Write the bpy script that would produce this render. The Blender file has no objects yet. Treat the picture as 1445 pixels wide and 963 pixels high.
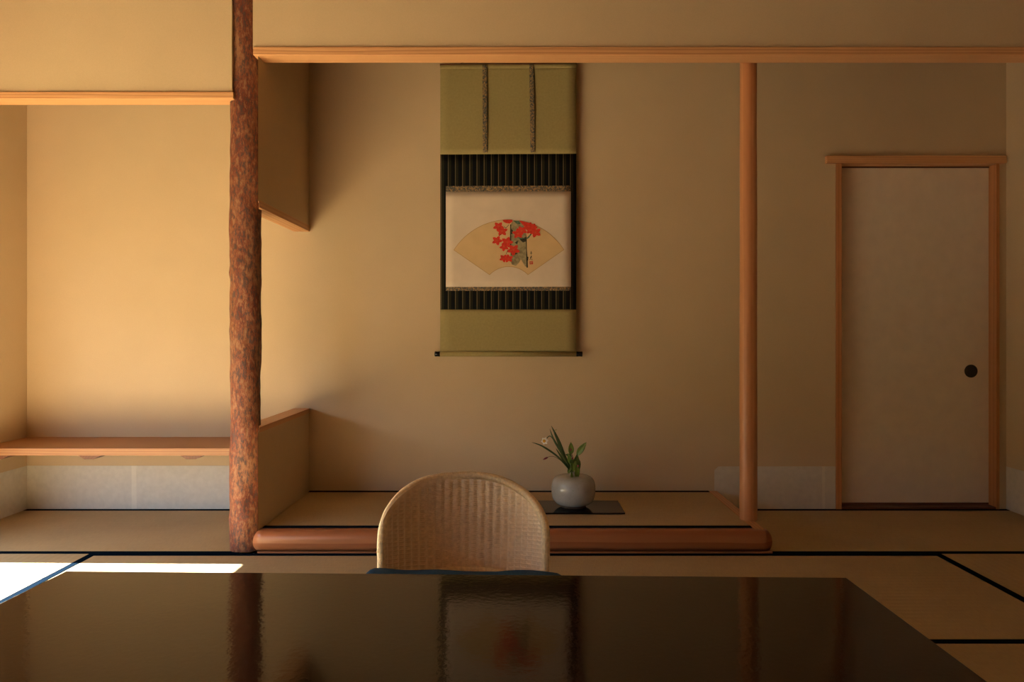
import bpy, bmesh, math, random
from mathutils import Vector
C = bpy.context.scene.collection
PI = math.pi
random.seed(7)
F, CX, CY, H = 1040.0, 729.0, 467.0, 0.96       # focal length in px, vanishing point, eye height

def X(px, Y): return (px - CX) / F * Y
def Z(py, Y): return H - (py - CY) / F * Y

# ------------------------------------------------------------------ materials
def nt(name):
    m = bpy.data.materials.new(name); m.use_nodes = True
    n = m.node_tree; b = n.nodes['Principled BSDF']
    return m, n, b

def node(n, t, **kw):
    x = n.nodes.new(t)
    for k, v in kw.items():
        if k.startswith('in_'):
            x.inputs[k[3:].replace('_', ' ')].default_value = v
        else: setattr(x, k, v)
    return x

def ramp(n, stops, interp='LINEAR'):
    r = n.nodes.new('ShaderNodeValToRGB'); r.color_ramp.interpolation = interp
    e = r.color_ramp.elements
    while len(e) < len(stops): e.new(0.5)
    for el, (p, c) in zip(e, stops): el.position = p; el.color = (*c, 1)
    return r

def coords(n, scale=(1, 1, 1), rot=(0, 0, 0), loc=(0, 0, 0)):
    tc = n.nodes.new('ShaderNodeTexCoord'); mp = n.nodes.new('ShaderNodeMapping')
    mp.inputs['Scale'].default_value = scale; mp.inputs['Rotation'].default_value = rot; mp.inputs['Location'].default_value = loc
    n.links.new(tc.outputs['Object'], mp.inputs['Vector'])
    return mp.outputs['Vector']

def bump(n, b, h, strength, dist):
    bp = node(n, 'ShaderNodeBump'); bp.inputs['Strength'].default_value = strength; bp.inputs['Distance'].default_value = dist
    n.links.new(h, bp.inputs['Height']); n.links.new(bp.outputs['Normal'], b.inputs['Normal'])

def plain(name, col, rough=0.5, noise=0.0, nscale=60, spec=0.5, coat=0.0, bumpd=0.0):
    m, n, b = nt(name)
    b.inputs['Roughness'].default_value = rough; b.inputs['Specular IOR Level'].default_value = spec
    b.inputs['Coat Weight'].default_value = coat
    v = coords(n)
    t = node(n, 'ShaderNodeTexNoise'); t.inputs['Scale'].default_value = nscale; t.inputs['Detail'].default_value = 4
    n.links.new(v, t.inputs['Vector'])
    r = ramp(n, [(0.3, tuple(c * (1 - noise) for c in col)), (0.7, tuple(min(1, c * (1 + noise)) for c in col))])
    n.links.new(t.outputs['Fac'], r.inputs['Fac']); n.links.new(r.outputs['Color'], b.inputs['Base Color'])
    if bumpd: bump(n, b, t.outputs['Fac'], 1, bumpd)
    return m

def plaster(name, col):
    m, n, b = nt(name); b.inputs['Roughness'].default_value = 0.95; b.inputs['Specular IOR Level'].default_value = 0.1
    v = coords(n)
    a = node(n, 'ShaderNodeTexNoise'); a.inputs['Scale'].default_value = 260; a.inputs['Detail'].default_value = 3
    c = node(n, 'ShaderNodeTexNoise'); c.inputs['Scale'].default_value = 5; c.inputs['Detail'].default_value = 4
    for t in (a, c): n.links.new(v, t.inputs['Vector'])
    mx = node(n, 'ShaderNodeMath', operation='MULTIPLY_ADD'); mx.inputs[1].default_value = 0.6
    n.links.new(a.outputs['Fac'], mx.inputs[0])
    h = node(n, 'ShaderNodeMath', operation='MULTIPLY'); h.inputs[1].default_value = 0.4
    n.links.new(c.outputs['Fac'], h.inputs[0]); n.links.new(h.outputs[0], mx.inputs[2])
    r = ramp(n, [(0.25, tuple(k * 0.93 for k in col)), (0.75, tuple(k * 1.06 for k in col))])
    n.links.new(mx.outputs[0], r.inputs['Fac']); n.links.new(r.outputs['Color'], b.inputs['Base Color'])
    bump(n, b, a.outputs['Fac'], 0.35, 0.0012)
    return m

def wood(name, light, dark, axis='X', rough=0.45, rings=22, dist=3.5, stretch=0.06, fine=0.3, spec=0.4):
    m, n, b = nt(name); b.inputs['Roughness'].default_value = rough; b.inputs['Specular IOR Level'].default_value = spec
    s = {'X': (stretch, 1, 1), 'Y': (1, stretch, 1), 'Z': (1, 1, stretch)}[axis]
    v = coords(n, s, loc=(0.13, 0.21, 0.07))
    w = node(n, 'ShaderNodeTexWave', wave_type='RINGS', rings_direction=axis, wave_profile='SAW')
    w.inputs['Scale'].default_value = rings; w.inputs['Distortion'].default_value = dist
    w.inputs['Detail'].default_value = 2; w.inputs['Detail Scale'].default_value = 0.5
    n.links.new(v, w.inputs['Vector'])
    t = node(n, 'ShaderNodeTexNoise'); t.inputs['Scale'].default_value = 90; t.inputs['Detail'].default_value = 5
    n.links.new(v, t.inputs['Vector'])
    mx = node(n, 'ShaderNodeMix'); mx.inputs['Factor'].default_value = fine
    n.links.new(w.outputs['Fac'], mx.inputs['A']); n.links.new(t.outputs['Fac'], mx.inputs['B'])
    mid = tuple(0.6 * a + 0.4 * c for a, c in zip(light, dark))
    r = ramp(n, [(0.1, light), (0.6, mid), (0.95, dark)])
    n.links.new(mx.outputs['Result'], r.inputs['Fac']); n.links.new(r.outputs['Color'], b.inputs['Base Color'])
    bump(n, b, t.outputs['Fac'], 0.25, 0.0008)
    return m

def tatami(name, axis, col):
    m, n, b = nt(name); b.inputs['Roughness'].default_value = 0.62; b.inputs['Specular IOR Level'].default_value = 0.25
    v = coords(n)
    w = node(n, 'ShaderNodeTexWave', wave_type='BANDS', bands_direction='Y' if axis == 'X' else 'X', wave_profile='SIN')
    w.inputs['Scale'].default_value = 1 / 0.0165 / 3.1416 * 0.5; n.links.new(v, w.inputs['Vector'])
    v2 = coords(n, (420, 26, 1) if axis == 'X' else (26, 420, 1))
    t = node(n, 'ShaderNodeTexNoise'); t.inputs['Scale'].default_value = 1; t.inputs['Detail'].default_value = 3
    n.links.new(v2, t.inputs['Vector'])
    t2 = node(n, 'ShaderNodeTexNoise'); t2.inputs['Scale'].default_value = 3; t2.inputs['Detail'].default_value = 3
    n.links.new(v, t2.inputs['Vector'])
    mx = node(n, 'ShaderNodeMix'); mx.inputs['Factor'].default_value = 0.4
    n.links.new(t.outputs['Fac'], mx.inputs['A']); n.links.new(t2.outputs['Fac'], mx.inputs['B'])
    r = ramp(n, [(0.25, tuple(c * 0.78 for c in col)), (0.75, tuple(c * 1.18 for c in col))])
    n.links.new(mx.outputs['Result'], r.inputs['Fac']); n.links.new(r.outputs['Color'], b.inputs['Base Color'])
    ad = node(n, 'ShaderNodeMath', operation='MULTIPLY_ADD'); ad.inputs[1].default_value = 0.35
    n.links.new(t.outputs['Fac'], ad.inputs[0]); n.links.new(w.outputs['Fac'], ad.inputs[2])
    bump(n, b, ad.outputs[0], 0.45, 0.0015)
    return m

def bark(name):
    m, n, b = nt(name); b.inputs['Roughness'].default_value = 0.6; b.inputs['Specular IOR Level'].default_value = 0.3
    v = coords(n, (1, 1, 0.42))
    big = node(n, 'ShaderNodeTexNoise'); big.inputs['Scale'].default_value = 13; big.inputs['Detail'].default_value = 5; big.inputs['Distortion'].default_value = 0.6
    fl = node(n, 'ShaderNodeTexNoise'); fl.inputs['Scale'].default_value = 82; fl.inputs['Detail'].default_value = 6; fl.inputs['Roughness'].default_value = 0.7
    vo = node(n, 'ShaderNodeTexVoronoi', feature='SMOOTH_F1'); vo.inputs['Scale'].default_value = 34
    for t in (big, fl, vo): n.links.new(v, t.inputs['Vector'])
    r1 = ramp(n, [(0.28, (0.15, 0.032, 0.018)), (0.45, (0.215, 0.062, 0.03)), (0.6, (0.255, 0.098, 0.046)), (0.75, (0.29, 0.14, 0.075))])
    n.links.new(big.outputs['Fac'], r1.inputs['Fac'])
    r2 = ramp(n, [(0.50, (0, 0, 0)), (0.58, (1, 1, 1))])
    n.links.new(fl.outputs['Fac'], r2.inputs['Fac'])
    r3 = ramp(n, [(0.40, (1, 1, 1)), (0.47, (0, 0, 0))])
    n.links.new(fl.outputs['Fac'], r3.inputs['Fac'])
    m1 = node(n, 'ShaderNodeMix', data_type='RGBA'); m1.inputs['B'].default_value = (0.075, 0.05, 0.046, 1)
    k = node(n, 'ShaderNodeMath', operation='MULTIPLY'); k.inputs[1].default_value = 0.85
    n.links.new(r2.outputs['Color'], k.inputs[0])
    n.links.new(k.outputs[0], m1.inputs['Factor']); n.links.new(r1.outputs['Color'], m1.inputs['A'])
    m2 = node(n, 'ShaderNodeMix', data_type='RGBA'); m2.inputs['B'].default_value = (0.33, 0.19, 0.10, 1)
    k2 = node(n, 'ShaderNodeMath', operation='MULTIPLY'); k2.inputs[1].default_value = 0.55
    n.links.new(r3.outputs['Color'], k2.inputs[0])
    n.links.new(k2.outputs[0], m2.inputs['Factor']); n.links.new(m1.outputs['Result'], m2.inputs['A'])
    n.links.new(m2.outputs['Result'], b.inputs['Base Color'])
    ad = node(n, 'ShaderNodeMath', operation='ADD')
    n.links.new(fl.outputs['Fac'], ad.inputs[0]); n.links.new(vo.outputs['Distance'], ad.inputs[1])
    bump(n, b, ad.outputs[0], 0.7, 0.005)
    return m

def lacquer(name):
    m, n, b = nt(name)
    b.inputs['Base Color'].default_value = (0.016, 0.006, 0.004, 1)
    b.inputs['Roughness'].default_value = 0.085; b.inputs['IOR'].default_value = 1.33
    v = coords(n, (1.0, 1.0, 1))
    t = node(n, 'ShaderNodeTexNoise'); t.inputs['Scale'].default_value = 75; t.inputs['Detail'].default_value = 2; t.inputs['Distortion'].default_value = 0.2
    n.links.new(v, t.inputs['Vector'])
    bump(n, b, t.outputs['Fac'], 0.30, 0.0005)
    return m

def striped_cloth(name):
    m, n, b = nt(name); b.inputs['Roughness'].default_value = 0.8; b.inputs['Specular IOR Level'].default_value = 0.15
    tc = n.nodes.new('ShaderNodeTexCoord'); sp = n.nodes.new('ShaderNodeSeparateXYZ'); n.links.new(tc.outputs['Object'], sp.inputs[0])
    k = node(n, 'ShaderNodeMath', operation='MULTIPLY_ADD'); k.inputs[1].default_value = 264.6 / 10.15; k.inputs[2].default_value = 100.37
    n.links.new(sp.outputs['X'], k.inputs[0])
    f = node(n, 'ShaderNodeMath', operation='FRACT'); n.links.new(k.outputs[0], f.inputs[0])
    r = ramp(n, [(0.0, (0.16, 0.12, 0.06)), (0.09, (0.004, 0.005, 0.005)), (0.2, (0.022, 0.021, 0.011)), (0.42, (0.003, 0.004, 0.005)), (0.80, (0.002, 0.003, 0.004)), (0.9, (0.013, 0.014, 0.009))], 'CONSTANT')
    n.links.new(f.outputs[0], r.inputs['Fac']); n.links.new(r.outputs['Color'], b.inputs['Base Color'])
    return m

def brocade(name):
    m, n, b = nt(name); b.inputs['Roughness'].default_value = 0.6
    v = coords(n)
    t = node(n, 'ShaderNodeTexNoise'); t.inputs['Scale'].default_value = 120; t.inputs['Detail'].default_value = 3; t.inputs['Distortion'].default_value = 1.0
    n.links.new(v, t.inputs['Vector'])
    r = ramp(n, [(0.35, (0.045, 0.055, 0.055)), (0.48, (0.10, 0.095, 0.075)), (0.56, (0.30, 0.19, 0.08)), (0.7, (0.42, 0.26, 0.10))])
    n.links.new(t.outputs['Fac'], r.inputs['Fac']); n.links.new(r.outputs['Color'], b.inputs['Base Color'])
    return m

def celadon(name):
    m, n, b = nt(name); b.inputs['Roughness'].default_value = 0.05; b.inputs['IOR'].default_value = 1.5
    v = coords(n)
    t = node(n, 'ShaderNodeTexNoise'); t.inputs['Scale'].default_value = 18; t.inputs['Detail'].default_value = 4
    vo = node(n, 'ShaderNodeTexVoronoi', feature='DISTANCE_TO_EDGE'); vo.inputs['Scale'].default_value = 70
    n.links.new(v, t.inputs['Vector']); n.links.new(v, vo.inputs['Vector'])
    r = ramp(n, [(0.3, (0.34, 0.34, 0.32)), (0.7, (0.41, 0.405, 0.385))])
    n.links.new(t.outputs['Fac'], r.inputs['Fac'])
    r2 = ramp(n, [(0.0, (0.25, 0.25, 0.25)), (0.03, (0, 0, 0))])
    n.links.new(vo.outputs['Distance'], r2.inputs['Fac'])
    mx = node(n, 'ShaderNodeMix', data_type='RGBA'); mx.inputs['B'].default_value = (0.22, 0.19, 0.15, 1)
    n.links.new(r2.outputs['Color'], mx.inputs['Factor']); n.links.new(r.outputs['Color'], mx.inputs['A'])
    n.links.new(mx.outputs['Result'], b.inputs['Base Color'])
    return m

WALL = plaster('sand_plaster', (0.625, 0.478, 0.302))
PAPER = plain('dado_paper', (0.66, 0.62, 0.54), 0.85, 0.05, 40, 0.15)
PAPER2 = plain('dado_paper_overlap', (0.74, 0.70, 0.60), 0.85, 0.03, 40, 0.15)
CEDAR_X = wood('cedar_along_x', (0.757, 0.423, 0.194), (0.50, 0.21, 0.082), 'X', rings=34, dist=9, stretch=0.035, fine=0.18)
CEDAR_Y = wood('cedar_along_y', (0.660, 0.355, 0.156), (0.450, 0.198, 0.077), 'Y')
CEDAR_Z = wood('cedar_along_z', (0.570, 0.265, 0.108), (0.399, 0.157, 0.057), 'Z')
SHELF_W = wood('shelf_wood', (0.469, 0.238, 0.099), (0.267, 0.105, 0.042), 'X', rings=30, dist=5)
BATTEN_W = wood('batten_wood', (0.20, 0.08, 0.035), (0.12, 0.045, 0.02), 'Y')
SILL_W = wood('sill_log', (0.44, 0.175, 0.07), (0.29, 0.085, 0.033), 'X', rough=0.32, rings=14, dist=4, stretch=0.05)
POST_W = wood('polished_post', (0.60, 0.28, 0.12), (0.50, 0.20, 0.08), 'Z', rough=0.38, rings=9, dist=2, stretch=0.1)
DARKWOOD = wood('dark_threshold', (0.16, 0.06, 0.03), (0.09, 0.035, 0.018), 'X')
CEIL = wood('ceiling_boards', (0.20, 0.13, 0.08), (0.13, 0.08, 0.045), 'Y')
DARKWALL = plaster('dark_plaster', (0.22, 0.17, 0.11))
TCOL = (0.46, 0.34, 0.18)
TAT_X = tatami('tatami_x', 'X', TCOL)
TAT_Y = tatami('tatami_y', 'Y', TCOL)
HERI = plain('border_cloth', (0.0035, 0.0075, 0.013), 0.9, 0.15, 300, 0.0)
BARK = bark('bark')
LACQ = lacquer('table_lacquer')
BLACKL = plain('black_lacquer', (0.008, 0.006, 0.005), 0.1, 0, 10)
FUSUMA = plain('door_paper', (0.76, 0.65, 0.52), 0.8, 0.04, 14, 0.2)
IRON = plain('dark_pull', (0.012, 0.009, 0.008), 0.4)
GREEN = plain('green_silk', (0.35, 0.285, 0.12), 0.75, 0.07, 90, 0.25)
STRIPE = striped_cloth('striped_silk')
BROC = brocade('brocade')
SCPAPER = plain('scroll_paper', (0.70, 0.58, 0.45), 0.85, 0.05, 9, 0.15)
FANPAPER = plain('fan_paper', (0.68, 0.48, 0.25), 0.85, 0.05, 12, 0.15)
FANEDGE = plain('fan_edge', (0.50, 0.31, 0.13), 0.85, 0.05, 12, 0.15)
INKG = plain('ink_green', (0.33, 0.28, 0.16), 0.85, 0.35, 60, 0.1)
INKD = plain('ink_dark', (0.05, 0.05, 0.035), 0.85, 0.4, 80, 0.1)
INKT = plain('ink_teal', (0.10, 0.17, 0.11), 0.85, 0.3, 80, 0.1)
RED = plain('leaf_red', (0.70, 0.055, 0.035), 0.85, 0.12, 90, 0.1)
GOLDV = plain('leaf_vein', (0.60, 0.16, 0.05), 0.85, 0.1, 90, 0.1)
SEAL = plain('seal_red', (0.62, 0.11, 0.07), 0.85, 0.2, 90, 0.1)
CEL = celadon('celadon_glaze')
FOOTC = plain('unglazed_foot', (0.10, 0.06, 0.04), 0.7, 0.2)
BLADE = plain('blade_green', (0.055, 0.105, 0.03), 0.45, 0.25, 30)
LEAFG = plain('leaf_green', (0.11, 0.175, 0.022), 0.35, 0.3, 30)
LEAFD = plain('leaf_deep_green', (0.05, 0.095, 0.02), 0.35, 0.3, 30)
WHITEP = plain('petal_white', (0.88, 0.87, 0.82), 0.6, 0.03)
YELLOW = plain('corona_yellow', (0.80, 0.42, 0.03), 0.6, 0.1)
BUDRED = plain('bud_red', (0.24, 0.035, 0.045), 0.5, 0.2)
STEMB = plain('twig_brown', (0.13, 0.08, 0.04), 0.7, 0.2)
RATTAN = plain('rattan_weave', (0.88, 0.67, 0.44), 0.36, 0.08, 70, 0.4)
RATRIM = plain('rattan_binding', (0.90, 0.68, 0.40), 0.36, 0.14, 120, 0.45)
LEGW = wood('chair_leg_wood', (0.50, 0.30, 0.13), (0.36, 0.19, 0.08), 'Z')
INDIGO = plain('indigo_cloth', (0.028, 0.08, 0.155), 0.9, 0.25, 220, 0.12, bumpd=0.0006)
MOSS = plain('garden_ground', (0.10, 0.12, 0.05), 0.95, 0.3, 6)

# ------------------------------------------------------------------ object helpers
BASE = {}
def tag(o, label=None, cat=None, group=None, kind=None):
    if label: o['label'] = label
    if cat: o['category'] = cat
    if group: o['group'] = group
    if kind: o['kind'] = kind
    return o

def thing(name, loc, label, cat, group=None, kind=None):
    o = bpy.data.objects.new(name, None); C.objects.link(o); o.location = loc; o.empty_display_size = 0.05
    BASE[o.name] = Vector(loc)
    return tag(o, label, cat, group, kind)

class MB:
    """collects vertices/faces in world coordinates; build() links ONE mesh object"""
    def __init__(s): s.v = []; s.f = []; s.m = []; s.s = []
    def add(s, vs, fs, mi=0, smooth=False):
        o = len(s.v); s.v += [tuple(v) for v in vs]
        for f in fs: s.f.append(tuple(i + o for i in f)); s.m.append(mi); s.s.append(smooth)
        return s
    def box(s, x0, x1, y0, y1, z0, z1, mi=0, bev=0.0):
        if bev <= 0:
            vs = [(x0,y0,z0),(x1,y0,z0),(x1,y1,z0),(x0,y1,z0),(x0,y0,z1),(x1,y0,z1),(x1,y1,z1),(x0,y1,z1)]
            return s.add(vs, [(0,3,2,1),(4,5,6,7),(0,1,5,4),(1,2,6,5),(2,3,7,6),(3,0,4,7)], mi)
        bm = bmesh.new(); bmesh.ops.create_cube(bm, size=1)
        for v in bm.verts: v.co = Vector((x0+(v.co.x+.5)*(x1-x0), y0+(v.co.y+.5)*(y1-y0), z0+(v.co.z+.5)*(z1-z0)))
        bmesh.ops.bevel(bm, geom=bm.edges[:], offset=bev, segments=2, profile=0.5, affect='EDGES')
        bm.verts.index_update()
        s.add([v.co[:] for v in bm.verts], [[v.index for v in f.verts] for f in bm.faces], mi); bm.free(); return s
    def lathe(s, prof, c, n=40, mi=0):
        vs = []; fs = []
        for r, z in prof:
            for i in range(n):
                a = 2*PI*i/n; vs.append((c[0]+r*math.cos(a), c[1]+r*math.sin(a), c[2]+z))
        for j in range(len(prof)-1):
            for i in range(n):
                k = (i+1) % n; fs.append((j*n+i, j*n+k, (j+1)*n+k, (j+1)*n+i))
        fs.append(tuple(range(n))[::-1]); fs.append(tuple((len(prof)-1)*n+i for i in range(n)))
        return s.add(vs, fs, mi, True)
    def tube(s, pts, rad, n=10, mi=0, flat=1.0, smooth=True):
        pts = [Vector(p) for p in pts]; vs = []; fs = []
        up = Vector((0, 0, 1)); prev = None
        for i, p in enumerate(pts):
            d = (pts[min(i+1, len(pts)-1)] - pts[max(i-1, 0)]).normalized()
            if prev is None:
                a = d.cross(up)
                if a.length < 1e-3: a = d.cross(Vector((0, 1, 0)))
                a.normalize()
            else:
                a = (prev - d * prev.dot(d)).normalized()
            prev = a; b = d.cross(a)
            if flat < 0: a, b = b, a
            r = rad(i) if callable(rad) else (rad[i] if isinstance(rad, (list, tuple)) else rad)
            for k in range(n):
                t = 2*PI*k/n; vs.append(p + a*(r*math.cos(t)) + b*(r*abs(flat)*math.sin(t)))
        for i in range(len(pts)-1):
            for k in range(n):
                q = (k+1) % n; fs.append((i*n+k, i*n+q, (i+1)*n+q, (i+1)*n+k))
        fs.append(tuple(range(n))[::-1]); fs.append(tuple((len(pts)-1)*n+k for k in range(n)))
        return s.add(vs, fs, mi, smooth)
    def prism(s, poly, y0, y1, mi=0):
        """polygon in XZ extruded from y0 (front) to y1"""
        n = len(poly)
        vs = [(x, y0, z) for x, z in poly] + [(x, y1, z) for x, z in poly]
        fs = [tuple(range(n)), tuple(range(n, 2*n))[::-1]]
        for i in range(n): j = (i+1) % n; fs.append((i, i+n, j+n, j))
        return s.add(vs, fs, mi)
    def grid(s, fn, nu, nv, mi=0, smooth=True):
        vs = [fn(i/nu, j/nv) for j in range(nv+1) for i in range(nu+1)]
        fs = [(j*(nu+1)+i, j*(nu+1)+i+1, (j+1)*(nu+1)+i+1, (j+1)*(nu+1)+i) for j in range(nv) for i in range(nu)]
        return s.add(vs, fs, mi, smooth)
    def build(s, name, mats, parent=None, solid=0, fix=True):
        if not isinstance(mats, (list, tuple)): mats = [mats]
        me = bpy.data.meshes.new(name)
        off = Vector((0, 0, 0)); p = parent
        while p is not None and p.name not in BASE: p = p.parent
        if p is not None: off = BASE[p.name]
        me.from_pydata([(v[0]-off.x, v[1]-off.y, v[2]-off.z) for v in s.v], [], s.f)
        for m in mats: me.materials.append(m)
        me.polygons.foreach_set('material_index', s.m); me.polygons.foreach_set('use_smooth', s.s)
        if fix:
            bm = bmesh.new(); bm.from_mesh(me); bmesh.ops.recalc_face_normals(bm, faces=bm.faces[:]); bm.to_mesh(me); bm.free()
        me.update()
        o = bpy.data.objects.new(name, me); C.objects.link(o)
        if parent is not None: o.parent = parent
        if solid:
            md = o.modifiers.new('thickness', 'SOLIDIFY'); md.thickness = solid; md.offset = 0
        return o

def struct(mb, name, mat, label, cat, **k):
    return tag(mb.build(name, mat, **k), label, cat, kind='structure')

# ------------------------------------------------------------------ room shell
XL, XR, YB, YR, ZC = -2.634, 2.634, 3.965, -2.6, 2.52
TM = 0.0                                            # tatami surface level
HEAD = 1.25                                         # head of the low window in the left wall
struct(MB().box(XL-.15, XR+.15, YR-.15, YB+.15, -.16, -.055), 'floor', DARKWOOD, 'wooden subfloor under the tatami mats', 'floor')
struct(MB().box(XL-.15, XR+.15, YR-.15, YB+.15, ZC, ZC+.1), 'ceiling', CEIL, 'brown board ceiling above the tatami room', 'ceiling')
DX0, DX1, DZT = X(1188, 3.955)-.004, X(1395, 4.02)+.004, Z(231, 3.955)
struct(MB().box(XL-.15, DX0, YB, YB+.15, -.055, ZC).box(DX1, XR+.15, YB, YB+.15, -.055, ZC).box(DX0, DX1, YB, YB+.15, DZT, ZC).box(DX0, DX1, YB, YB+.15, -.055, 0).box(DX0-.2, DX1+.1, YB+.15, YB+.2, -.055, ZC), 'wall_back', WALL, 'sand coloured plaster wall behind the alcove and shelf', 'wall')
struct(MB().box(XR, XR+.15, YR, YB, -.055, ZC), 'wall_right', WALL, 'plaster wall at the far right beside the sliding door', 'wall')
struct(MB().box(XL-.15, XR+.15, YR-.15, YR, -.055, ZC), 'wall_rear', DARKWALL, 'plaster wall behind the viewer', 'wall')
WY0, WY1 = -2.3, 3.09
mb = MB().box(XL-.15, XL, WY1, YB, -.055, ZC).box(XL-.15, XL, YR, WY0, -.055, ZC).box(XL-.15, XL, WY0, WY1, HEAD, ZC).box(XL-.15, XL, WY0, WY1, -.055, 0)
struct(mb, 'wall_left', WALL, 'plaster wall at the left end of the shelf bay', 'wall')
w1 = thing('window_1', (XL-.08, WY0, 0), 'low open window in the left wall letting the sun onto the mats', 'window', kind='structure')
MB().box(XL-.12, XL-.04, WY0, WY0+.03, 0, HEAD).build('jamb', CEDAR_Z, w1)
MB().box(XL-.12, XL-.04, WY1-.03, WY1, 0, HEAD).build('jamb', CEDAR_Z, w1)
MB().box(XL-.13, XL-.03, WY0+.03, WY1-.03, HEAD-.03, HEAD).build('frame_head', CEDAR_Y, w1)
struct(MB().box(-16, XL-.15, -9, 12, -.55, -.5), 'ground', MOSS, 'mossy garden ground outside the window', 'ground')

struct(MB().box(-7.3, -7.0, -9, 12, -.5, 1.9), 'low_sky_blocker', MOSS, 'added unseen wall outside the window, blocking the low sky', 'wall')  # added out of view to keep low sky light out of the window
# hanging walls over the two beams
YF = 3.17
xwl, xwr = X(327.5, 3.18), X(357, 3.18)
zb1, zb0 = Z(66, YF), Z(77.5, YF)                   # right beam
struct(MB().box(xwr, XR, 3.178, 3.26, zb1-.005, ZC), 'wall_upper_right', WALL, 'hanging plaster wall above the long alcove beam', 'wall')
zl1, zl0 = Z(129.5, YF), Z(139, YF)
struct(MB().box(XL, xwl, 3.178, 3.26, zl1-.005, ZC), 'wall_upper_left', WALL, 'hanging plaster wall above the shelf bay beam', 'wall')
struct(MB().box(X(357, YF), XR, YF, 3.265, zb0, zb1, bev=.002), 'trim_1', CEDAR_X, 'long pale cedar beam across the top of the alcove', 'beam')
struct(MB().box(XL, X(329, YF), YF, 3.262, zl0, zl1, bev=.002), 'trim_2', CEDAR_X, 'short pale cedar beam above the shelf bay, left of the bark post', 'beam')

# partitions between shelf bay and alcove
XP, XP2 = -1.113, -1.198
def scribed(o, z0, z1):
    """partition slab whose near end is cut to fit the round post"""
    pl = [(XP-o, 3.185), (XP-o, YB), (XP2+o, YB), (XP2+o, 3.255), (XP-.026, 3.255)]
    n = len(pl); mb = MB()
    return mb.add([(x, y, z0) for x, y in pl]+[(x, y, z1) for x, y in pl], [tuple(range(n))[::-1], tuple(range(n, 2*n))]+[(i, (i+1) % n, (i+1) % n+n, i+n) for i in range(n)])
struct(scribed(.004, 1.52, ZC), 'wall_hanging_partition', WALL, 'short hanging plaster partition at the alcove upper left', 'partition')
struct(scribed(0, Z(327, YB), Z(318.6, YB)), 'trim_3', CEDAR_Y, 'cedar edge strip under the hanging partition', 'trim')
ZLP = Z(576.5, YB)
struct(scribed(.004, 0, ZLP-.02), 'wall_low_partition', WALL, 'low plaster partition at the alcove lower left', 'partition')
struct(scribed(0, ZLP-.024, ZLP), 'trim_4', CEDAR_Y, 'cedar cap strip on top of the low partition', 'trim')

# pasted paper dados
DZ = Z(657.5, YB)
mb = MB().box(XL+.001, XP2, YB-.0016, YB, 0, DZ)
mb.box(X(186, YB), X(193, YB), YB-.0022, YB-.0016, 0, DZ, mi=1)
struct(mb, 'baseboard_back_left', [PAPER, PAPER2], 'white paper dado on the back wall under the shelf', 'dado paper')
struct(MB().box(XL, XL+.0016, 3.12, YB-.002, 0, DZ), 'baseboard_left', PAPER, 'white paper dado on the left end wall under the shelf', 'dado paper')
xa, xb = X(1008, YB), X(1182, YB); zz = Z(658.5, YB)
mb = MB().prism([(xa, 0), (xb, 0), (xb, zz), (xa+.022, zz), (xa, zz-.02)], YB-.0016, YB)
mb.box(X(1160, YB), X(1164, YB), YB-.0021, YB-.0016, 0, zz, mi=1)
struct(mb, 'baseboard_back_right', [PAPER, PAPER2], 'pale paper dado with a clipped corner between alcove and door', 'dado paper')
struct(MB().box(XR-.0016, XR, .4, YB-.002, 0, zz), 'baseboard_right', PAPER, 'pale paper dado on the right wall past the door', 'dado paper')

# ------------------------------------------------------------------ sliding door
d = thing('door_1', (2.14, 3.95, 0), 'plain off-white sliding paper door in a cedar frame', 'door', kind='structure')
yj = 3.955; yd = 4.02
xj0, xj1 = X(1180, yj), X(1188, yj)
xk0, xk1 = X(1395, yd), X(1410.5, yj)
zs = Z(709.5, yd)
MB().box(xj1-.003, xk0+.003, yd-.001, yd+.03, .0125, zs).build('bottom_gap_shade', DARKWOOD, d)  # dark strip standing in for the shaded gap below the door
MB().box(xj1-.003, xk0+.003, yd, yd+.03, zs, DZT-.001).build('door_panel', FUSUMA, d)
MB().box(xj0, xj1, yj, YB, 0, DZT, bev=.0012).box(DX0+.0005, xj1, YB, yd+.06, 0, DZT-.001).build('jamb', CEDAR_Z, d)
MB().box(xk0, xk1, yj, YB, 0, DZT, bev=.0012).box(xk0, DX1-.0005, YB, yd+.06, 0, DZT-.001).build('jamb', CEDAR_Z, d)
yh = 3.938
MB().box(X(1167, yh), X(1421, yh), yh, YB, Z(230, yh), Z(219.5, yh), bev=.0015).box(xj1, xk0, YB-.02, yd+.06, Z(230, yh)-.002, Z(230, yh)+.004).build('frame_head', CEDAR_X, d)
MB().box(xj1, xk0, yd-.006, yd, Z(230, yh)-.010, Z(230, yh)-.002).build('head_shadow_strip', DARKWOOD, d)  # dark strip standing in for the shadow line under the head
MB().box(xj1, xk0, 3.957, yd+.06, 0, .012, bev=.001).build('threshold', DARKWOOD, d)
cx_, cz_ = X(1370, yd), Z(524, yd)
ring = []
mb = MB()
def ringpts(r, y): return [(cx_+r*math.cos(2*PI*i/32), y, cz_+r*math.sin(2*PI*i/32)) for i in range(32)]
prof = [(.0355, yd), (.0355, yd-.003), (.032, yd-.003), (.030, yd-.0008), (.0, yd-.0006)]
vs = []; fs = []
for r, y in prof: vs += ringpts(max(r, 1e-4), y)
for j in range(len(prof)-1):
    for i in range(32): k = (i+1) % 32; fs.append((j*32+i, j*32+k, (j+1)*32+k, (j+1)*32+i))
mb.add(vs, fs, 0, True); tag(mb.build('finger_pull', IRON, d), 'round black recessed finger pull')

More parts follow.
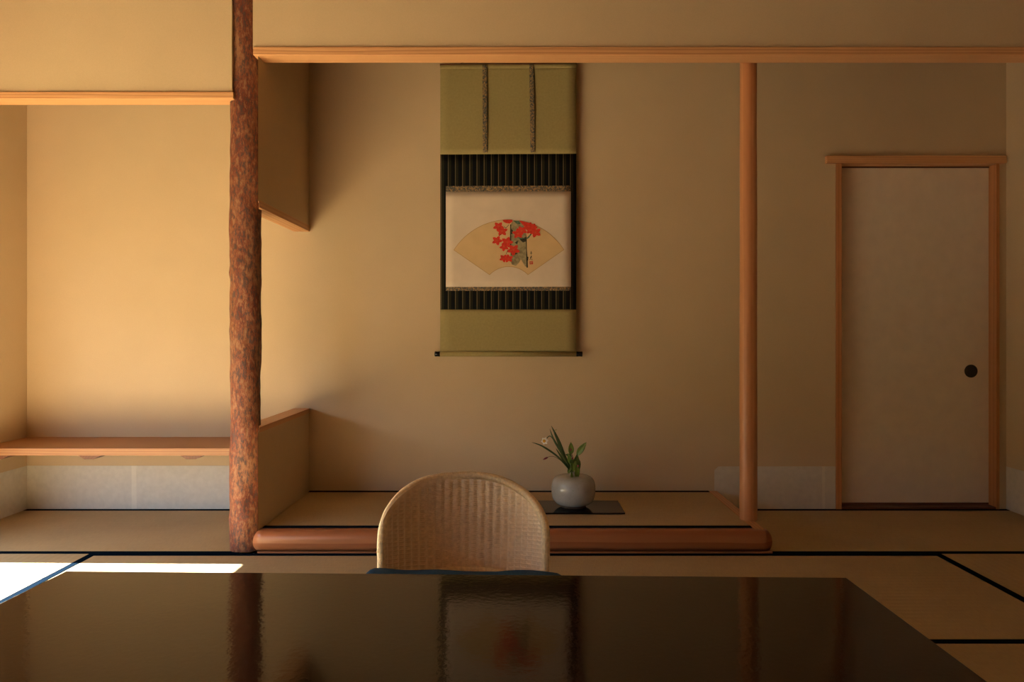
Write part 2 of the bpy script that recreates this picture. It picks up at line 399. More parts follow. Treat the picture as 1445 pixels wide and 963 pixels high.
# ------------------------------------------------------------------ tatami mats
HW = .031
def mat(x0, x1, y0, y1, long, label, edges, z=TM, th=.052):
    """edges: which sides carry a cloth border: subset of 'n' (far), 's' (near), 'w', 'e'"""
    o = thing('tatami_mat', ((x0+x1)/2, (y0+y1)/2, z-th), label, 'tatami mat', 'tatami mats')
    g = .0008
    MB().box(x0+g, x1-g, y0+g, y1-g, z-th, z, bev=.002).build('mat_core', TAT_X if long == 'X' else TAT_Y, o)
    for e in edges:
        t = .0012
        if e == 'n': b = (x0+g, x1-g, y1-HW, y1-g)
        if e == 's': b = (x0+g, x1-g, y0+g, y0+HW)
        if e == 'w': b = (x0+g, x0+HW, y0+g, y1-g)
        if e == 'e': b = (x1-HW, x1-g, y0+g, y1-g)
        MB().box(*b, z-.01, z+t).build('cloth_border', HERI, o)
    return o
YM = 3.172                                           # joint between the alcove-side mats and the room's mats
YM2 = YM - .882
XW, XE = X(131, 3.14), X(1323, 3.14)
mat(XL+.002, -1.20, YM, YB-.003, 'X', 'tatami mat under the shelf, left of the bark post', 'ns')
mat(1.105, XR-.002, YM, YB-.003, 'X', 'tatami mat in front of the sliding door', 'ns')
mat(XW, -.01, YM2, YM, 'X', 'tatami mat at the foot of the bark post, with the sun streak', 'n')
mat(-.01, XE, YM2, YM, 'X', 'tatami mat running along the right half of the alcove sill', 'n')
mat(XL+.002, XW, YM-1.8, YM, 'Y', 'sunlit tatami mat at the left edge of the photo', 'we')
mat(XE, XR-.002, YM-1.8, YM, 'Y', 'tatami mat at the right edge of the photo', 'we')
mat(-.01, XE, YM2-.9, YM2, 'X', 'tatami mat nearest the viewer, right of the table corner', 'ns')
mat(XW, -.01, YM2-.9, YM2, 'X', 'tatami mat beneath the left half of the low table', 'ns')
mat(XL+.002, -.4, YM-2.7, YM-1.8, 'X', 'tatami mat beyond the table, out at the near left', 'ns')
mat(-.4, XR-.002, YM-2.7, YM-1.8, 'X', 'tatami mat under the near edge of the table', 'ns')

# ------------------------------------------------------------------ alcove platform
PZ = .0985
p = thing('alcove_platform', (0, 3.55, -.055), 'raised alcove platform with a rounded reddish log sill along its front', 'platform')
MB().box(XP, 1.03, 3.215, YB-.001, -.055, PZ-.03).build('base', DARKWOOD, p)
MB().box(1.031, 1.078, 3.20, YB-.001, -.055, PZ, bev=.003).build('side_board', CEDAR_Y, p)
# rounded log sill
def prof_g(t):
    pts = []
    for k in range(25):
        a = -PI/2*1.0 + PI*k/24
        sx = math.copysign(abs(math.cos(a))**.75, math.cos(a)); sz = math.copysign(abs(math.sin(a))**.75, math.sin(a))
        pts.append((3.205-.040*sx, .052 + .0455*sz))
    pts += [(3.222, PZ-.001), (3.222, .006)]
    return pts
gp = prof_g(0); xs = []
x0g, x1g = X(357, 3.17), X(1090, 3.17)
n = 60; vs = []; fs = []
for i in range(n+1):
    u = i/n; x = x0g + (x1g-x0g)*u
    e = min(1.0, (1-u)*n/2.0) if u > .95 else 1.0
    k = .86 + .14*math.sqrt(max(0, 1-(1-e)**2))
    kl = 1.0
    wob = .0012*math.sin(x*3.1)+.0008*math.sin(x*9.7)
    for (y, z) in gp:
        yy = 3.222 - (3.222-y)*k + wob*(1 if y < 3.2 else 0)
        vs.append((x - (.014*abs((z-.052)/.05)**2 if i == n else 0) + (.020*((z-.052)/.05)**2 if i == 0 else 0), yy, .006+(z-.006)*(k*.3+.7)))
m_ = len(gp)
for i in range(n):
    for j in range(m_): k = (j+1) % m_; fs.append((i*m_+j, i*m_+k, (i+1)*m_+k, (i+1)*m_+j))
fs.append(tuple(range(m_))); fs.append(tuple(n*m_+j for j in range(m_))[::-1])
mb = MB().add(vs, fs, 0, True)
mb.box(x0g+.015, x1g+.004, 3.180, 3.222, -.055, .0065)
tag(mb.build('log_sill', SILL_W, p), 'rounded reddish log sill')
mat(XP+.001, 1.031, 3.222, YB-.003, 'X', 'tatami mat on the raised alcove platform below the scroll', 'ns', PZ, .028)

# ------------------------------------------------------------------ posts
pc = (X(346.6, 3.25), 3.25)
rnd = random.Random(3)
ph = [rnd.uniform(0, 6.28) for _ in range(24)]
bumps = [(Z(165, 3.2), 3.0, .0035), (Z(385, 3.2), 3.3, .005), (Z(250, 3.2), .5, .003), (Z(520, 3.2), 2.5, .003), (Z(610, 3.2), 5.8, .003), (Z(735, 3.2), 3.4, .004), (Z(465, 3.2), 3.9, .003)]
def trunk(u, v):
    a = 2*PI*u; z = .0015 + v*(ZC-.0015)
    r = .0648 + .0017*math.sin(z*5+ph[0]+1.2*math.sin(a)) + .0014*math.sin(z*11+a*2+ph[1]) + .0012*math.sin(z*19+a*3+ph[2]) + .0009*math.sin(z*37-a*5+ph[3]) + .0006*math.sin(z*71+a*7+ph[4])
    r += .0035*max(0, .5-z)/.5*.2
    for bz, ba, bh in bumps:
        da = (a-ba+PI) % (2*PI)-PI
        r += bh*math.exp(-((z-bz)/.022)**2-(da/.8)**2)
    return (pc[0]+r*math.cos(a), pc[1]+r*math.sin(a), z)
tp = MB().grid(trunk, 56, 170).build('bark_post', BARK)
tag(tp, 'reddish unpeeled log post with mottled bark between shelf bay and alcove', 'post')
sc_ = (X(1056, 3.365), 3.365)
def slim(u, v):
    a = 2*PI*u; z = PZ+.001 + v*(ZC-PZ-.002)
    r = .0395 - .0022*v + .0005*math.sin(z*6+a)
    return (sc_[0]+r*math.cos(a), sc_[1]+r*math.sin(a), z)
tag(MB().grid(slim, 48, 60).build('polished_post', POST_W), 'slim smooth orange-brown round post at the right end of the alcove', 'post')

# ------------------------------------------------------------------ wall shelf
ys0 = 3.58; zst = Z(617, YB)
sh = thing('wall_shelf', (-1.9, 3.77, zst), 'long reddish wood shelf across the left bay, above the white dado', 'shelf')
MB().box(XL+.001, XP2-.0005, ys0, YB-.001, zst-.035, zst, bev=.0015).build('board', SHELF_W, sh)
for px in (-4, 126, 270):
    xc = X(px, ys0)
    w_, h_ = .056, .018
    mb = MB().prism([(xc-w_, zst-.035), (xc-w_*.45, zst-.035-h_), (xc+w_*.35, zst-.035-h_), (xc+w_, zst-.035)], ys0+.002, YB-.02)
    tag(mb.build('batten', BATTEN_W, sh), 'dark tapered batten under the board')

# ------------------------------------------------------------------ hanging scroll
SY = 3.93; SS = F/SY
s = thing('hanging_scroll', (X(717, SY), SY, Z(500, SY)), 'hanging scroll of green and striped cloth with a fan painting of red leaves', 'hanging scroll')
sx = lambda px: X(px, SY)
sz = lambda py: Z(py, SY)
def wav(x, z): return .0018*math.sin(z*7+x*2.3) + .0012*math.sin(x*9+z*3)
def slab(x0, x1, y0, y1, yo, th=.0012, nu=14, nv=14):
    """cloth slab between pixel columns/rows, gently waving, front face at depth yo"""
    mb = MB()
    fr = lambda u, v: (sx(x0+(x1-x0)*u), SY+yo+wav(sx(x0+(x1-x0)*u), sz(y0+(y1-y0)*v)), sz(y0+(y1-y0)*v))
    bk = lambda u, v: (sx(x0+(x1-x0)*u), SY+yo+th+wav(sx(x0+(x1-x0)*u), sz(y0+(y1-y0)*v)), sz(y0+(y1-y0)*v))
    mb.grid(fr, nu, nv); mb.grid(bk, nu, nv)
    off = (nu+1)*(nv+1)
    for i in range(nu):
        mb.add([], []); mb.f.append((i, i+1, off+i+1, off+i)); mb.m.append(0); mb.s.append(False)
        a = nv*(nu+1)+i; mb.f.append((a, a+1, off+a+1, off+a)); mb.m.append(0); mb.s.append(False)
    for j in range(nv):
        a = j*(nu+1); b_ = a+nu+1; mb.f.append((a, b_, off+b_, off+a)); mb.m.append(0); mb.s.append(False)
        a += nu; b_ += nu; mb.f.append((a, b_, off+b_, off+a)); mb.m.append(0); mb.s.append(False)
    return mb
tag(slab(621, 813, 91, 217.5, 0).build('upper_cloth', GREEN, s), 'olive green upper cloth')
tag(slab(621, 813, 90.6, 96.8, -.0014, nv=2).build('hem_band', GREEN, s), 'folded green hem along the top')
tag(slab(621, 813, 217.5, 437, 0).build('middle_cloth', STRIPE, s), 'black cloth with thin vertical stripes')
tag(slab(621, 813, 437, 497, 0).build('lower_cloth', GREEN, s), 'olive green lower cloth')
tag(slab(629, 805.5, 262.5, 271, -.0012).build('brocade_band', BROC, s), 'narrow grey and gold brocade band over the painting')
tag(slab(629, 805.5, 404.5, 410.5, -.0012).build('brocade_band', BROC, s), 'narrow grey and gold brocade band under the painting')
pp = slab(629, 805.5, 270.5, 405, -.0014).build('paper_panel', SCPAPER, s)
tag(pp, 'cream paper panel')
for (xt0, xb0) in ((681, 681.5), (746.8, 748.5)):
    def st(u, v, dy=0):
        px = xt0+(xb0-xt0)*v+6.6*u; py = 91+124.5*v
        return (sx(px), SY-.0015-.009*math.sin(PI*min(1, v*1.02))*.8 - .002 + wav(sx(px), sz(py)), sz(py))
    tag(MB().grid(st, 4, 30).build('hanging_strip', BROC, s, solid=.0012), 'narrow grey brocade strip hanging over the green cloth')
# rods and roller
MB().tube([(sx(620.5), SY+.003, sz(90.5)), (sx(813.5), SY+.003, sz(90.5))], .006, 12).build('top_rod', BATTEN_W, s)
MB().tube([(sx(650), SY+.003, sz(88.5)), (sx(717), SY+.012, sz(72)), (sx(784), SY+.003, sz(88.5))], .0015, 6).build('hanging_cord', STEMB, s)
ro = MB().tube([(sx(621), SY-.002, sz(499.8)), (sx(813), SY-.002, sz(499.8))], .0138, 20).build('roller', GREEN, s)
for a, b_ in ((613.2, 621), (813, 821.6)):
    xa_, xb_ = sx(a), sx(b_); yk, zk = SY-.002, sz(499.8)
    pts = [xa_, xa_+.002, (xa_+xb_)/2, xb_-.002, xb_]
    tag(MB().tube([(x, yk, zk) for x in pts], [.0125, .0145, .0135, .0145, .0135], 20).build('roller_knob', BLACKL, ro), 'black lacquered roller end knob')
# fan painting: flat layered inks on one leaf
fan = MB(); L0 = SY-.0030
def lay(poly, mi, k):
    fan.v_start = len(fan.v)
    n = len(poly); o = len(fan.v)
    fan.v += [(sx(x), L0-.00012*k+wav(sx(718), sz(350)), sz(y)) for x, y in poly]
    fan.f.append(tuple(range(o, o+n))); fan.m.append(mi); fan.s.append(False)
def arc(cx, cy, r, a0, a1, n): return [(cx+r*math.cos(a0+(a1-a0)*i/n), cy+r*math.sin(a0+(a1-a0)*i/n)) for i in range(n+1)]
def fanpoly(e):
    ao = math.asin(78/92.2); ai = math.asin(27/37.4)
    out = arc(718, 402.2, 92.2-e, -PI/2-ao+e*.010, -PI/2+ao-e*.010, 40)
    inn = arc(718, 414.3, 37.4+e, -PI/2+ai-e*.02, -PI/2-ai+e*.02, 20)
    return out, inn
def fanstrip(e, mi, k):
    out, inn = fanpoly(e)
    no, ni = len(out), len(inn); inn = inn[::-1]
    for i in range(40):
        a, b_ = out[i], out[i+1]; c, d_ = inn[i//2], inn[(i+1)//2]
        q = [a, b_, d_] + ([c] if c != d_ else [])
        lay(q, mi, k)
fanstrip(0, 1, 0); fanstrip(.7, 0, 1)
# tree trunk
lay([(720.2,318),(724,311.5),(733,311.8),(738,316),(742.5,326),(743,340),(742.6,352),(743.6,366),(744.3,377.5),(741,376),(737.5,370),(735,366),(732.5,371),(728,375.4),(722.5,373.5),(720,368),(719.8,345)], 2, 2)
for q in ([(720,317),(721.4,317),(721.6,344),(720.6,352),(719.6,345)], [(741.8,330),(743.4,336),(743.5,352),(744.6,366),(745,378),(743,378),(742.6,360)], [(733,338),(742,335),(742.8,341),(738,342.5)], [(721,352),(725,356),(731,358),(726,360),(721,360)], [(726,343),(731,340),(730,345)], [(743,362),(745.8,363),(745.2,368),(743,367)], [(720.6,322),(724,326),(723,331),(720.6,330)]):
    lay(q, 3, 3)
for q in ([(724,311.6),(732.6,312),(734.6,316.5),(730,316.8)], [(743,336.5),(746,333.5),(749,330),(750.2,331),(747,335.5),(744,338)], [(729,336),(736,335),(741,337),(735,338)]):
    lay(q, 4, 4)
lay([(747.8,331.5),(751.2,326),(752.4,326.6),(749.2,332)], 3, 5)
def leaf(cx, cy, r, rot, k=6):
    pts = []
    for i in range(20):
        a = rot + 2*PI*i/20; lob = (1.22, .95, .66, .95)[i % 4]
        pts.append((cx+r*lob*math.cos(a), cy+r*lob*.88*math.sin(a)))
    for i in range(20): lay([(cx, cy), pts[i], pts[(i+1) % 20]], 5, k)
    for i in range(0, 20, 4):
        a = rot+2*PI*i/20
        px_, py_ = cx+r*.75*math.cos(a), cy+r*.66*math.sin(a)
        nx, ny = -math.sin(a)*.22, math.cos(a)*.22
        lay([(cx-nx, cy-ny), (px_, py_), (cx+nx, cy+ny)], 6, k+1)
for i, (lx, ly, lr, rt) in enumerate([(703.5,320,6.8,.3),(708.5,326.5,7.0,.9),(701.5,339.8,6.6,.1),(715.5,342,7.5,1.3),(711.5,349,5.8,.5),(724.5,353,8.0,1.6),(711,364.8,5.6,.2),(717.5,365.2,5.8,.8),(731,330,7.2,.9),(736.5,326,6.6,.4),(745.5,320.5,6.8,.2),(748.5,325,6.2,1.0),(755.5,328.5,7.2,.6),(752,321.5,5.6,.1)]):
    leaf(lx, ly, lr, rt, 6+2*i)
# leaves clipped by the fan's upper edge
ed = lambda x, dd=.6: 402.2-math.sqrt((92.2-dd)**2-(x-718)**2)
lay([(709, ed(709)), (713.5, ed(713.5)), (718, ed(718)), (723, ed(723)), (723.3,313.5), (719,316), (714.5,315.4), (711,313.8)], 5, 36)
lay([(732.5, ed(732.5)), (738, ed(738)), (744, ed(744)), (751, ed(751)), (757, ed(757)), (755,324), (748,323), (741,321), (737,317)], 5, 37)
# twigs, signature and seal
for q in ([(711.5,320),(714,322),(718,317.5),(718.4,318),(714,322.8),(711.2,320.6)], [(704,333),(707,331),(707.2,331.6),(704.4,333.6)], [(714,359),(716.5,353),(717,353.2),(714.5,359.2)]): lay(q, 3, 40)
for q in ([(749,355.2),(750,355),(749.7,359.5),(749.2,361)], [(747.8,357.6),(751.3,357.2),(751.2,357.9),(747.8,358.2)], [(749.2,361.8),(750.6,361.4),(748.2,367.2),(747.4,367.6)], [(749.4,364.2),(751.4,367.3),(750.6,367.8)], [(748,363.6),(750.6,363.1),(750.5,363.8),(748,364.2)]): lay(q, 3, 40)
lay([(747.2,369.4),(752,369),(752.2,373.4),(747.5,373.7)], 7, 40)
lay([(748.1,370.6),(751.2,370.3),(751.2,370.7),(748.1,371)], 0, 41); lay([(748.1,372.1),(750.2,371.9),(750.2,372.3),(748.1,372.5)], 0, 41)
tag(fan.build('fan_painting', [FANPAPER, FANEDGE, INKG, INKD, INKT, RED, GOLDV, SEAL], pp, fix=False), 'tan fan-shaped painting of a mossy trunk with red maple leaves')
s.rotation_euler.z = -.026

# ------------------------------------------------------------------ board, vase and flowers
VY = 3.575; VS = F/VY
b_z = PZ + .0012
bo = MB().box(.045, .508, 3.448, 3.70, b_z, b_z+.008, bev=.0015).build('display_board', BLACKL)
tag(bo, 'thin black lacquer board under the grey vase', 'board')
VX = X(809, VY); VZ = b_z+.0082
va = thing('vase', (VX, VY, VZ), 'squat grey crackle-glazed vase with a tiny neck on the black board', 'vase')
MB().lathe([(.056, 0), (.061, .001), (.062, .010), (.05, .011)], (VX, VY, VZ), 48).build('foot', FOOTC, va)
prof = [(.045, .0085), (.066, .010), (.083, .0165), (.095, .030), (.1025, .046), (.1065, .068), (.1072, .088), (.1055, .110), (.1005, .128), (.090, .141), (.072, .149), (.045, .1515), (.026, .1525), (.0185, .154), (.0165, .157), (.0168, .163), (.0185, .167), (.0178, .169), (.0150, .168), (.0135, .160), (.0130, .13), (.012, .125)]
def smooth_prof(p, it=2):
    for _ in range(it):
        q = [p[0]]
        for a, b_ in zip(p, p[1:]): q += [(a[0]*.75+b_[0]*.25, a[1]*.75+b_[1]*.25), (a[0]*.25+b_[0]*.75, a[1]*.25+b_[1]*.75)]
        p = q+[p[-1]]
    return p
MB().lathe(smooth_prof(prof), (VX, VY, VZ), 64).build('body', CEL, va)

def P(px, py, dy=0): return Vector((X(px, VY), VY+dy, Z(py, VY)))
def spline(pts, n):
    pts = [Vector(p) for p in pts]; out = []
    for i in range(len(pts)-1):
        p0, p1, p2, p3 = pts[max(i-1, 0)], pts[i], pts[i+1], pts[min(i+2, len(pts)-1)]
        for k in range(n):
            t = k/n
            out.append(.5*((2*p1)+(p2-p0)*t+(2*p0-5*p1+4*p2-p3)*t*t+(3*p1-p0-3*p2+p3)*t**3))
    return out+[pts[-1]]
def blade(pts, w, mat_, name, parent):
    c = spline(pts, 10); n = len(c)
    rr = [max(.0004, w*min(1, (1-i/(n-1))*3.2)**.8*(.75+.25*min(1, i/(n*.3)))) for i in range(n)]
    return MB().tube(c, rr, 8, flat=-.3).build(name, mat_, parent)
NK = P(808, 668)
na = thing('narcissus', NK, 'narcissus with one white and yellow flower and long upright blades in the vase', 'flower')
base = P(807.5, 684)
blade([base, P(806, 667, -.003), P(788, 645, -.02), P(766, 629, -.035), P(750, 622.5, -.045)], .0072, BLADE, 'leaf_blade', na)
blade([base, P(806, 666), P(798, 648), P(787, 620, .005), P(778, 601.5, .01)], .0078, BLADE, 'leaf_blade', na)
blade([base, P(805, 667, .004), P(794, 643, .012), P(782, 622, .02), P(776, 606.5, .025)], .0062, BLADE, 'leaf_blade', na)
blade([base, P(805.5, 667, -.004), P(797, 653, -.012), P(789, 640, -.02), P(784, 632, -.026)], .0055, BLADE, 'leaf_blade', na)
fc = P(768.2, 621.3, -.03)
sk = spline([base, P(804, 662, -.004), P(790, 635, -.012), P(780, 619, -.02), P(775.5, 614.8, -.024), P(771.5, 617.5, -.026), fc+Vector((.002, .006, .001))], 8)
MB().tube(sk, .0022, 8).build('flower_stalk', BLADE, na)
def petal_mesh(fc, ax, r, k):
    """one pointed petal, radiating about ax"""
    ax = ax.normalized(); e1 = ax.cross(Vector((0, 0, 1))).normalized(); e2 = ax.cross(e1)
    a = 2*PI*k/6+.2; dr = e1*math.cos(a)+e2*math.sin(a); sd = ax.cross(dr)
    def f(u, v):
        w = .40*r*math.sin(PI*min(1, (.12+.88*v)))**.7*(1 if v < .999 else 0)
        return fc+dr*(r*v)+sd*(w*(u*2-1))+ax*(.18*r*(v**2)*-1+.10*r*(1-abs(u*2-1)))
    return MB().grid(f, 4, 6)
fax = Vector((-.35, -1, .1))
for k in range(6): petal_mesh(fc, fax, .0185, k).build('petal', WHITEP, na, solid=.0006)
ax = fax.normalized()
tag(MB().tube([fc, fc+ax*.003, fc+ax*.008], [.004, .0062, .0078], 16).build('corona', YELLOW, na), 'yellow cup of the flower')
bc = P(783.8, 607.5, .0)
MB().tube(spline([P(790, 636, -.01), P(785, 620, -.004), P(782, 611, -.002), bc], 6), .0014, 6).build('flower_stalk', BLADE, na)
tag(MB().tube([bc+Vector((-.002, 0, -.007)), bc+Vector((0, 0, -.003)), bc+Vector((.002, -.002, .002)), bc+Vector((.005, -.003, .006))], [.0012, .004, .0045, .0008], 10).build('bud', plain('bud_cream', (.55, .46, .2), .6, .1), na), 'small cream bud')

ca = thing('leafy_sprig', NK+Vector((.004, .003, 0)), 'leafy green sprig with small red buds at the right of the vase mouth', 'foliage')
def cleaf(root, tip, w, mat_, facing=(0, -1, .25), curl=.15):
    root, tip = Vector(root), Vector(tip); d_ = tip-root; L = d_.length; d_.normalize()
    nrm = Vector(facing); nrm = (nrm-d_*nrm.dot(d_)).normalized(); sd = d_.cross(nrm)
    def f(u, v):
        t = u*2-1
        ww = w*(math.sin(PI*min(1, v**.80))**.85 if 0 < v < 1 else 0) + .0003
        rip = .0010*math.sin(v*26+t*1.5)*abs(t)
        return root+d_*(L*v)+sd*(ww*t)+nrm*(abs(t)*ww*.28-curl*L*(v**2)+rip)
    return MB().grid(f, 6, 14)
def stem(pts, r, m_, par): return MB().tube(spline(pts, 8), r, 7).build('stem', m_, par)
stem([P(809, 684, .002), P(809, 668, .003), P(810, 655), P(808, 645), P(805, 637)], .0018, STEMB, ca)
stem([P(810, 655), P(813, 646, -.003), P(815.5, 640)], .0013, STEMB, ca)
LV = [((805.5,642,0),(805.8,624.5,-.008),.0142,LEAFG,(.15,-1,.2)), ((814,643,-.004),(826.5,624,-.012),.0150,LEAFG,(-.2,-1,.35)),
      ((811,660,-.006),(814.5,640.5,-.022),.0150,LEAFD,(.3,-1,.3)), ((807,656,-.008),(801,639.5,-.022),.0125,LEAFG,(-.3,-1,.2)),
      ((809,648,-.010),(808,664.5,-.035),.0150,LEAFG,(0,-1,.6)), ((811.5,650,-.010),(815.8,672,-.045),.0135,LEAFG,(.2,-1,.5)),
      ((814,646,-.006),(817.8,661,-.030),.0110,LEAFD,(.4,-1,.3)), ((807,645,.004),(798.5,641.5,.0),.0090,LEAFD,(-.2,-1,.5)),
      ((805,660,-.004),(801,667.5,-.020),.0090,LEAFG,(-.4,-1,.4)), ((812,662,-.012),(814.5,679,-.060),.0095,LEAFG,(.2,-1,.3)),
      ((808,655,-.012),(804.5,648,-.03),.0100,LEAFD,(-.2,-1,.2)), ((806,664,-.016),(805.8,684,-.116),.0060,LEAFG,(-.1,-1,.2))]
for r_, t_, w_, mt, fcg in LV: cleaf(P(*r_), P(*t_), w_, mt, fcg, .10).build('leaf', mt, ca, solid=.0005)
for bx, by, dy in ((805, 634, -.016), (807, 645.5, -.028), (815, 656, -.034)):
    c_ = P(bx, by, dy)
    tag(MB().tube([c_+Vector((0, .006, -.004)), c_+Vector((0, .002, -.003)), c_+Vector((0, -.001, .001)), c_+Vector((.001, -.004, .005))], [.0015, .0045, .005, .0008], 10).build('bud', BUDRED, ca), 'small red bud')
rb = thing('red_bud_twig', NK+Vector((-.004, .004, 0)), 'thin twig with a single dark red bud leaning out left below the flower', 'twig')
tw = spline([P(807, 682, .003), P(804.5, 667, .006), P(793, 652, .0), P(783, 644.8, -.01), P(776, 643.6, -.016), P(772.5, 645.2, -.018)], 8)
MB().tube(tw, [.0011]*len(tw), 6).build('stem', STEMB, rb)
tag(MB().tube([P(773, 644.6, -.018), P(771.5, 645.4, -.018), P(769, 646.6, -.018), P(766, 648.2, -.018)], [.0012, .0042, .0046, .0008], 10).build('bud', BUDRED, rb), 'dark red pointed bud')

# ------------------------------------------------------------------ low rattan chair
ch = thing('rattan_chair', (-.17, 2.0, 0), 'low woven rattan chair with a rounded back behind the table', 'chair')
YBK, DEP = 2.27, .23
def barrel(xi, z):
    xi = max(-1, min(1, xi)); q = .94
    return YBK - DEP*(1-math.sqrt(1-(q*xi)**2))/(1-math.sqrt(1-q*q)) + .22*(z-.25)
OUT = [(533,806),(533,790),(533.2,764),(536.5,740),(546.5,715),(566,692),(588.6,677.6),(610.7,670.6),(641.7,667),(672.7,666.6),(699,670.6),(721.4,678.7),(743.6,692.7),(759,708.6),(769,726),(774.2,746),(775,773),(775,795),(774.6,808)]
def unproj(px, py):
    xi = (px-654)/121.5; z = .4
    for _ in range(8):
        y = barrel(xi, z); z = H-(py-CY)/F*y
    return Vector((X(px, y), y, z))
cp = spline([unproj(*q) for q in OUT], 14)
# inset the centre line by the rim radius
RR = .0115
cen = Vector((-.16, 2.2, .25))
cp2 = []
for q in cp:
    k = Vector((q.x-cen.x, 0, q.z-cen.z)); k.normalize() if k.length > 0 else None
    cp2.append(q-k*RR*.9)
ext = [Vector((cp2[0].x+.006, cp2[0].y, .205))]; ext2 = [Vector((cp2[-1].x-.006, cp2[-1].y, .205))]
rimline = ext+cp2+ext2
# resample evenly
def resample(pts, step):
    out = [pts[0]]; acc = 0
    for a, b_ in zip(pts, pts[1:]):
        L = (b_-a).length; t = step-acc
        while t <= L: out.append(a.lerp(b_, t/L)); t += step
        acc = (acc+L) % step if L+acc >= step else acc+L
    return out
rl = resample(rimline, .0009)
tag(MB().tube(rl, lambda i: RR*(1+.07*math.cos(2*PI*i/4)), 14).build('rim', RATRIM, ch), 'bound cane rim round the backrest')
# woven shell
import bisect
top = sorted([(q.x, q.z) for q in cp2[20:-20]], key=lambda t: t[0])
xs_ = [t[0] for t in top]
def ztop(x):
    i = min(max(bisect.bisect(xs_, x), 1), len(xs_)-1)
    (x0, z0), (x1, z1) = top[i-1], top[i]
    t = 0 if x1 == x0 else max(0, min(1, (x-x0)/(x1-x0)))
    return z0+(z1-z0)*t
NS, RH = 25, .0056
xl_, xr_ = xs_[0]+.001, xs_[-1]-.001; xm = (xl_+xr_)/2; hw = (xr_-xl_)/2
def shell(u, v):
    t = u*2-1
    tt = math.sin(t*PI/2*.86)/math.sin(PI/2*.86)          # stakes spaced evenly round the curve
    xt = xm+hw*tt; zt = ztop(xt)
    zb = .20; z = zb+(zt-zb)*v
    fl = 1-.05*max(0, (.40-z))/.2                          # draws in a little towards the seat
    x = xm+hw*tt*fl
    y = barrel(tt*.985, z)
    k = math.floor(z/RH); fr_ = z/RH-k
    d_ = .0019*math.sin(PI*fr_) + .0012*math.cos(PI*(u*NS*1.0)+PI*k)*math.sin(PI*fr_)**.5 + .0046*math.cos(2*PI*u*NS)
    d_ = (d_-.002)*max(0, min(1, (1-abs(t))*14, (1-v)*14)) - .002
    ang = math.asin(max(-1, min(1, tt*.94)))
    return (x-d_*math.sin(ang)*.9, y-d_*math.cos(ang), z)
tag(MB().grid(shell, NS*6, 330).build('backrest', RATTAN, ch, solid=.003), 'woven rattan shell of the backrest')
# lower rail, seat and legs
lr = [Vector((xm+.2*t, barrel(.85*t, .24)-.012-.02*(1-t*t), .238-.020*t*t)) for t in [i/30-1 for i in range(61)]]
lr = resample(lr, .0009)
MB().tube(lr, lambda i: .0085*(1+.07*math.cos(2*PI*i/4)), 12).build('lower_rail', RATRIM, ch)
def seatpt(u, v):
    a = 2*PI*u; ca_, sa_ = math.cos(a), math.sin(a)
    e = .62
    px_ = math.copysign(abs(ca_)**e, ca_); py_ = math.copysign(abs(sa_)**e, sa_)
    pr = [(0, .205), (.5, .207), (.92, .215), (1.0, .208), (1.01, .195), (.97, .182), (.5, .18), (0, .18)]
    i = min(int(v*7), 6); t = v*7-i
    r = pr[i][0]+(pr[i+1][0]-pr[i][0])*t; z = pr[i][1]+(pr[i+1][1]-pr[i][1])*t
    return (xm+.235*r*px_, 1.92+.31*r*py_, z+.001*math.sin(r*120))
MB().grid(seatpt, 64, 42).build('seat', RATTAN, ch)
for lx in (-1, 1):
    for (ly, yo) in ((1.68, -.02), (2.16, .03)):
        MB().tube([(xm+lx*.19, ly, .185), (xm+lx*.20, ly+yo*.5, .09), (xm+lx*.21, ly+yo, .0045)], [.016, .015, .012], 14).build('leg', LEGW, ch)
# cushion
def cush(u, v):
    a = 2*PI*u; ca_, sa_ = math.cos(a), math.sin(a); e = .5
    px_ = math.copysign(abs(ca_)**e, ca_); py_ = math.copysign(abs(sa_)**e, sa_)
    ph_ = (v-.5)*PI; r = abs(math.cos(ph_))**.55; h = math.copysign(abs(math.sin(ph_))**.8, math.sin(ph_))
    tx = r*px_
    dip = .021*min(1, abs(tx)*1.15)**2.2 - .032*max(0, abs(tx)-.84)/.16
    z = .266 + .036*h + (dip if h > -.2 else dip*.3)
    z += (.003*math.sin(tx*9+r*py_*4) if h > 0 else 0)
    z -= .010*max(0, tx)
    z -= .030*max(0, -r*py_)
    z -= .012*max(0, -dip) if h < 0 else 0
    return (-.140+.305*tx*(1+.0*z), 1.87+.21*r*py_, max(z, .21) if h < 0 and abs(tx) < .8 else z)
cu = MB().grid(cush, 72, 28).build('seat_cushion', INDIGO)
tag(cu, 'dark indigo cushion on the seat of the rattan chair', 'cushion')

# ------------------------------------------------------------------ low lacquered table
TZ = .355
YL, YRT = (H-TZ)*F/(806.0-CY), (H-TZ)*F/(815.3-CY)
fl = Vector((X(93, YL), YL, 0)); fr = Vector((X(1194.5, YRT), YRT, 0))
ang = math.atan2(fr.y-fl.y, fr.x-fl.x); W = (fr-fl).length; DD = .92
ctr = (fl+fr)/2 + Vector((math.sin(ang), -math.cos(ang), 0))*(DD/2)
ta = thing('low_table', (ctr.x, ctr.y, 0), 'wide glossy dark lacquered low table in the foreground', 'table')
cxx, cyy = ctr.x, ctr.y
bm = MB().box(cxx-W/2, cxx+W/2, cyy-DD/2, cyy+DD/2, TZ-.028, TZ, bev=.003)
bm.v = [(x+(.030 if x > cxx else -.022)*(cyy+DD/2-y)/DD, y, z) for x, y, z in bm.v]   # a touch wider at the near side
bm.build('tabletop', LACQ, ta)
ap = MB()
a0, a1, zz0, zz1 = .24, .265, TZ-.075, TZ-.0275
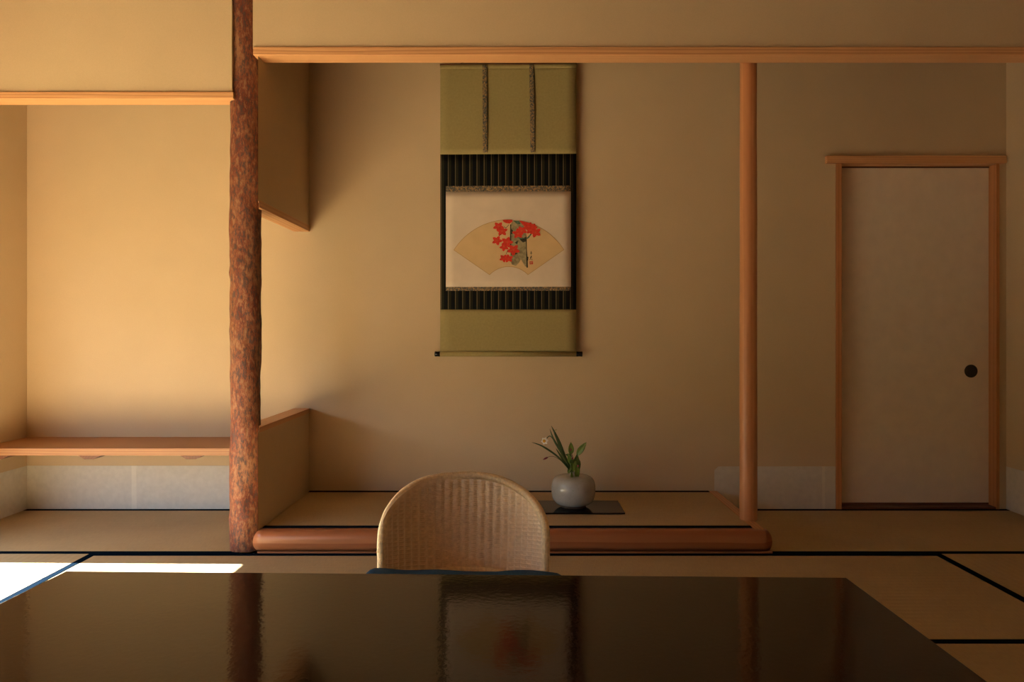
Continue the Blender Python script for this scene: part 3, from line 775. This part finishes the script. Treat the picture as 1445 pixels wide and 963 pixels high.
ap.box(cxx-W/2+a0, cxx+W/2-a0, cyy-DD/2+a0, cyy-DD/2+a1, zz0, zz1).box(cxx-W/2+a0, cxx+W/2-a0, cyy+DD/2-a1, cyy+DD/2-a0, zz0, zz1)
ap.box(cxx-W/2+a0, cxx-W/2+a1, cyy-DD/2+a1, cyy+DD/2-a1, zz0, zz1).box(cxx+W/2-a1, cxx+W/2-a0, cyy-DD/2+a1, cyy+DD/2-a1, zz0, zz1)
ap.build('apron', LACQ, ta)
for ax_ in (-1, 1):
    for ay_ in (-1, 1):
        x_, y_ = cxx+ax_*(W/2-.25), cyy+ay_*(DD/2-.25)
        MB().box(x_-.03, x_+.03, y_-.03, y_+.03, .0014, TZ-.0285, bev=.003).build('leg', LACQ, ta)
ta.rotation_euler.z = ang

# ------------------------------------------------------------------ light, world, camera
SUNEL = math.atan(HEAD-.03-0.0) if False else math.atan((HEAD-.03)/(X(360, 3.05)-(XL-.08)+.0))
sd = Vector((1, -.0215, -math.tan(SUNEL))).normalized()
sun = bpy.data.lights.new('sun', 'SUN'); sun.energy = 77; sun.angle = math.radians(.55); sun.color = (1, .99, .97)
so = bpy.data.objects.new('sun', sun); C.objects.link(so)
so.rotation_euler = sd.to_track_quat('-Z', 'Y').to_euler()
w = bpy.data.worlds.new('sky'); bpy.context.scene.world = w; w.use_nodes = True
bg = w.node_tree.nodes['Background']; bg.inputs['Color'].default_value = (.62, .78, 1, 1); bg.inputs['Strength'].default_value = 5.2
po = bpy.data.lights.new('window_portal', 'AREA'); po.shape = 'RECTANGLE'; po.size = WY1-WY0; po.size_y = HEAD; po.cycles.is_portal = True
pl = bpy.data.objects.new('window_portal', po); C.objects.link(pl); pl.location = (XL-.14, (WY0+WY1)/2, HEAD/2)
pl.rotation_euler = Vector((1, 0, 0)).to_track_quat('-Z', 'Z').to_euler()

cam = bpy.data.cameras.new('camera'); co = bpy.data.objects.new('camera', cam); C.objects.link(co)
co.location = (0, 0, H); co.rotation_euler = (PI/2, 0, 0)
cam.sensor_width = 36; cam.lens = F*36/1445; cam.sensor_fit = 'HORIZONTAL'
cam.shift_x = -(CX-722.5)/1445; cam.shift_y = -(481.5-CY)/1445
cam.clip_start = .02
sc = bpy.context.scene; sc.camera = co
sc.view_settings.view_transform = 'Standard'; sc.view_settings.look = 'None'; sc.view_settings.gamma = 1
sc.view_settings.exposure = 0.36; sc.view_settings.use_curve_mapping = False
sc.cycles.use_denoising = True
sc.cycles.max_bounces = 10; sc.cycles.diffuse_bounces = 6
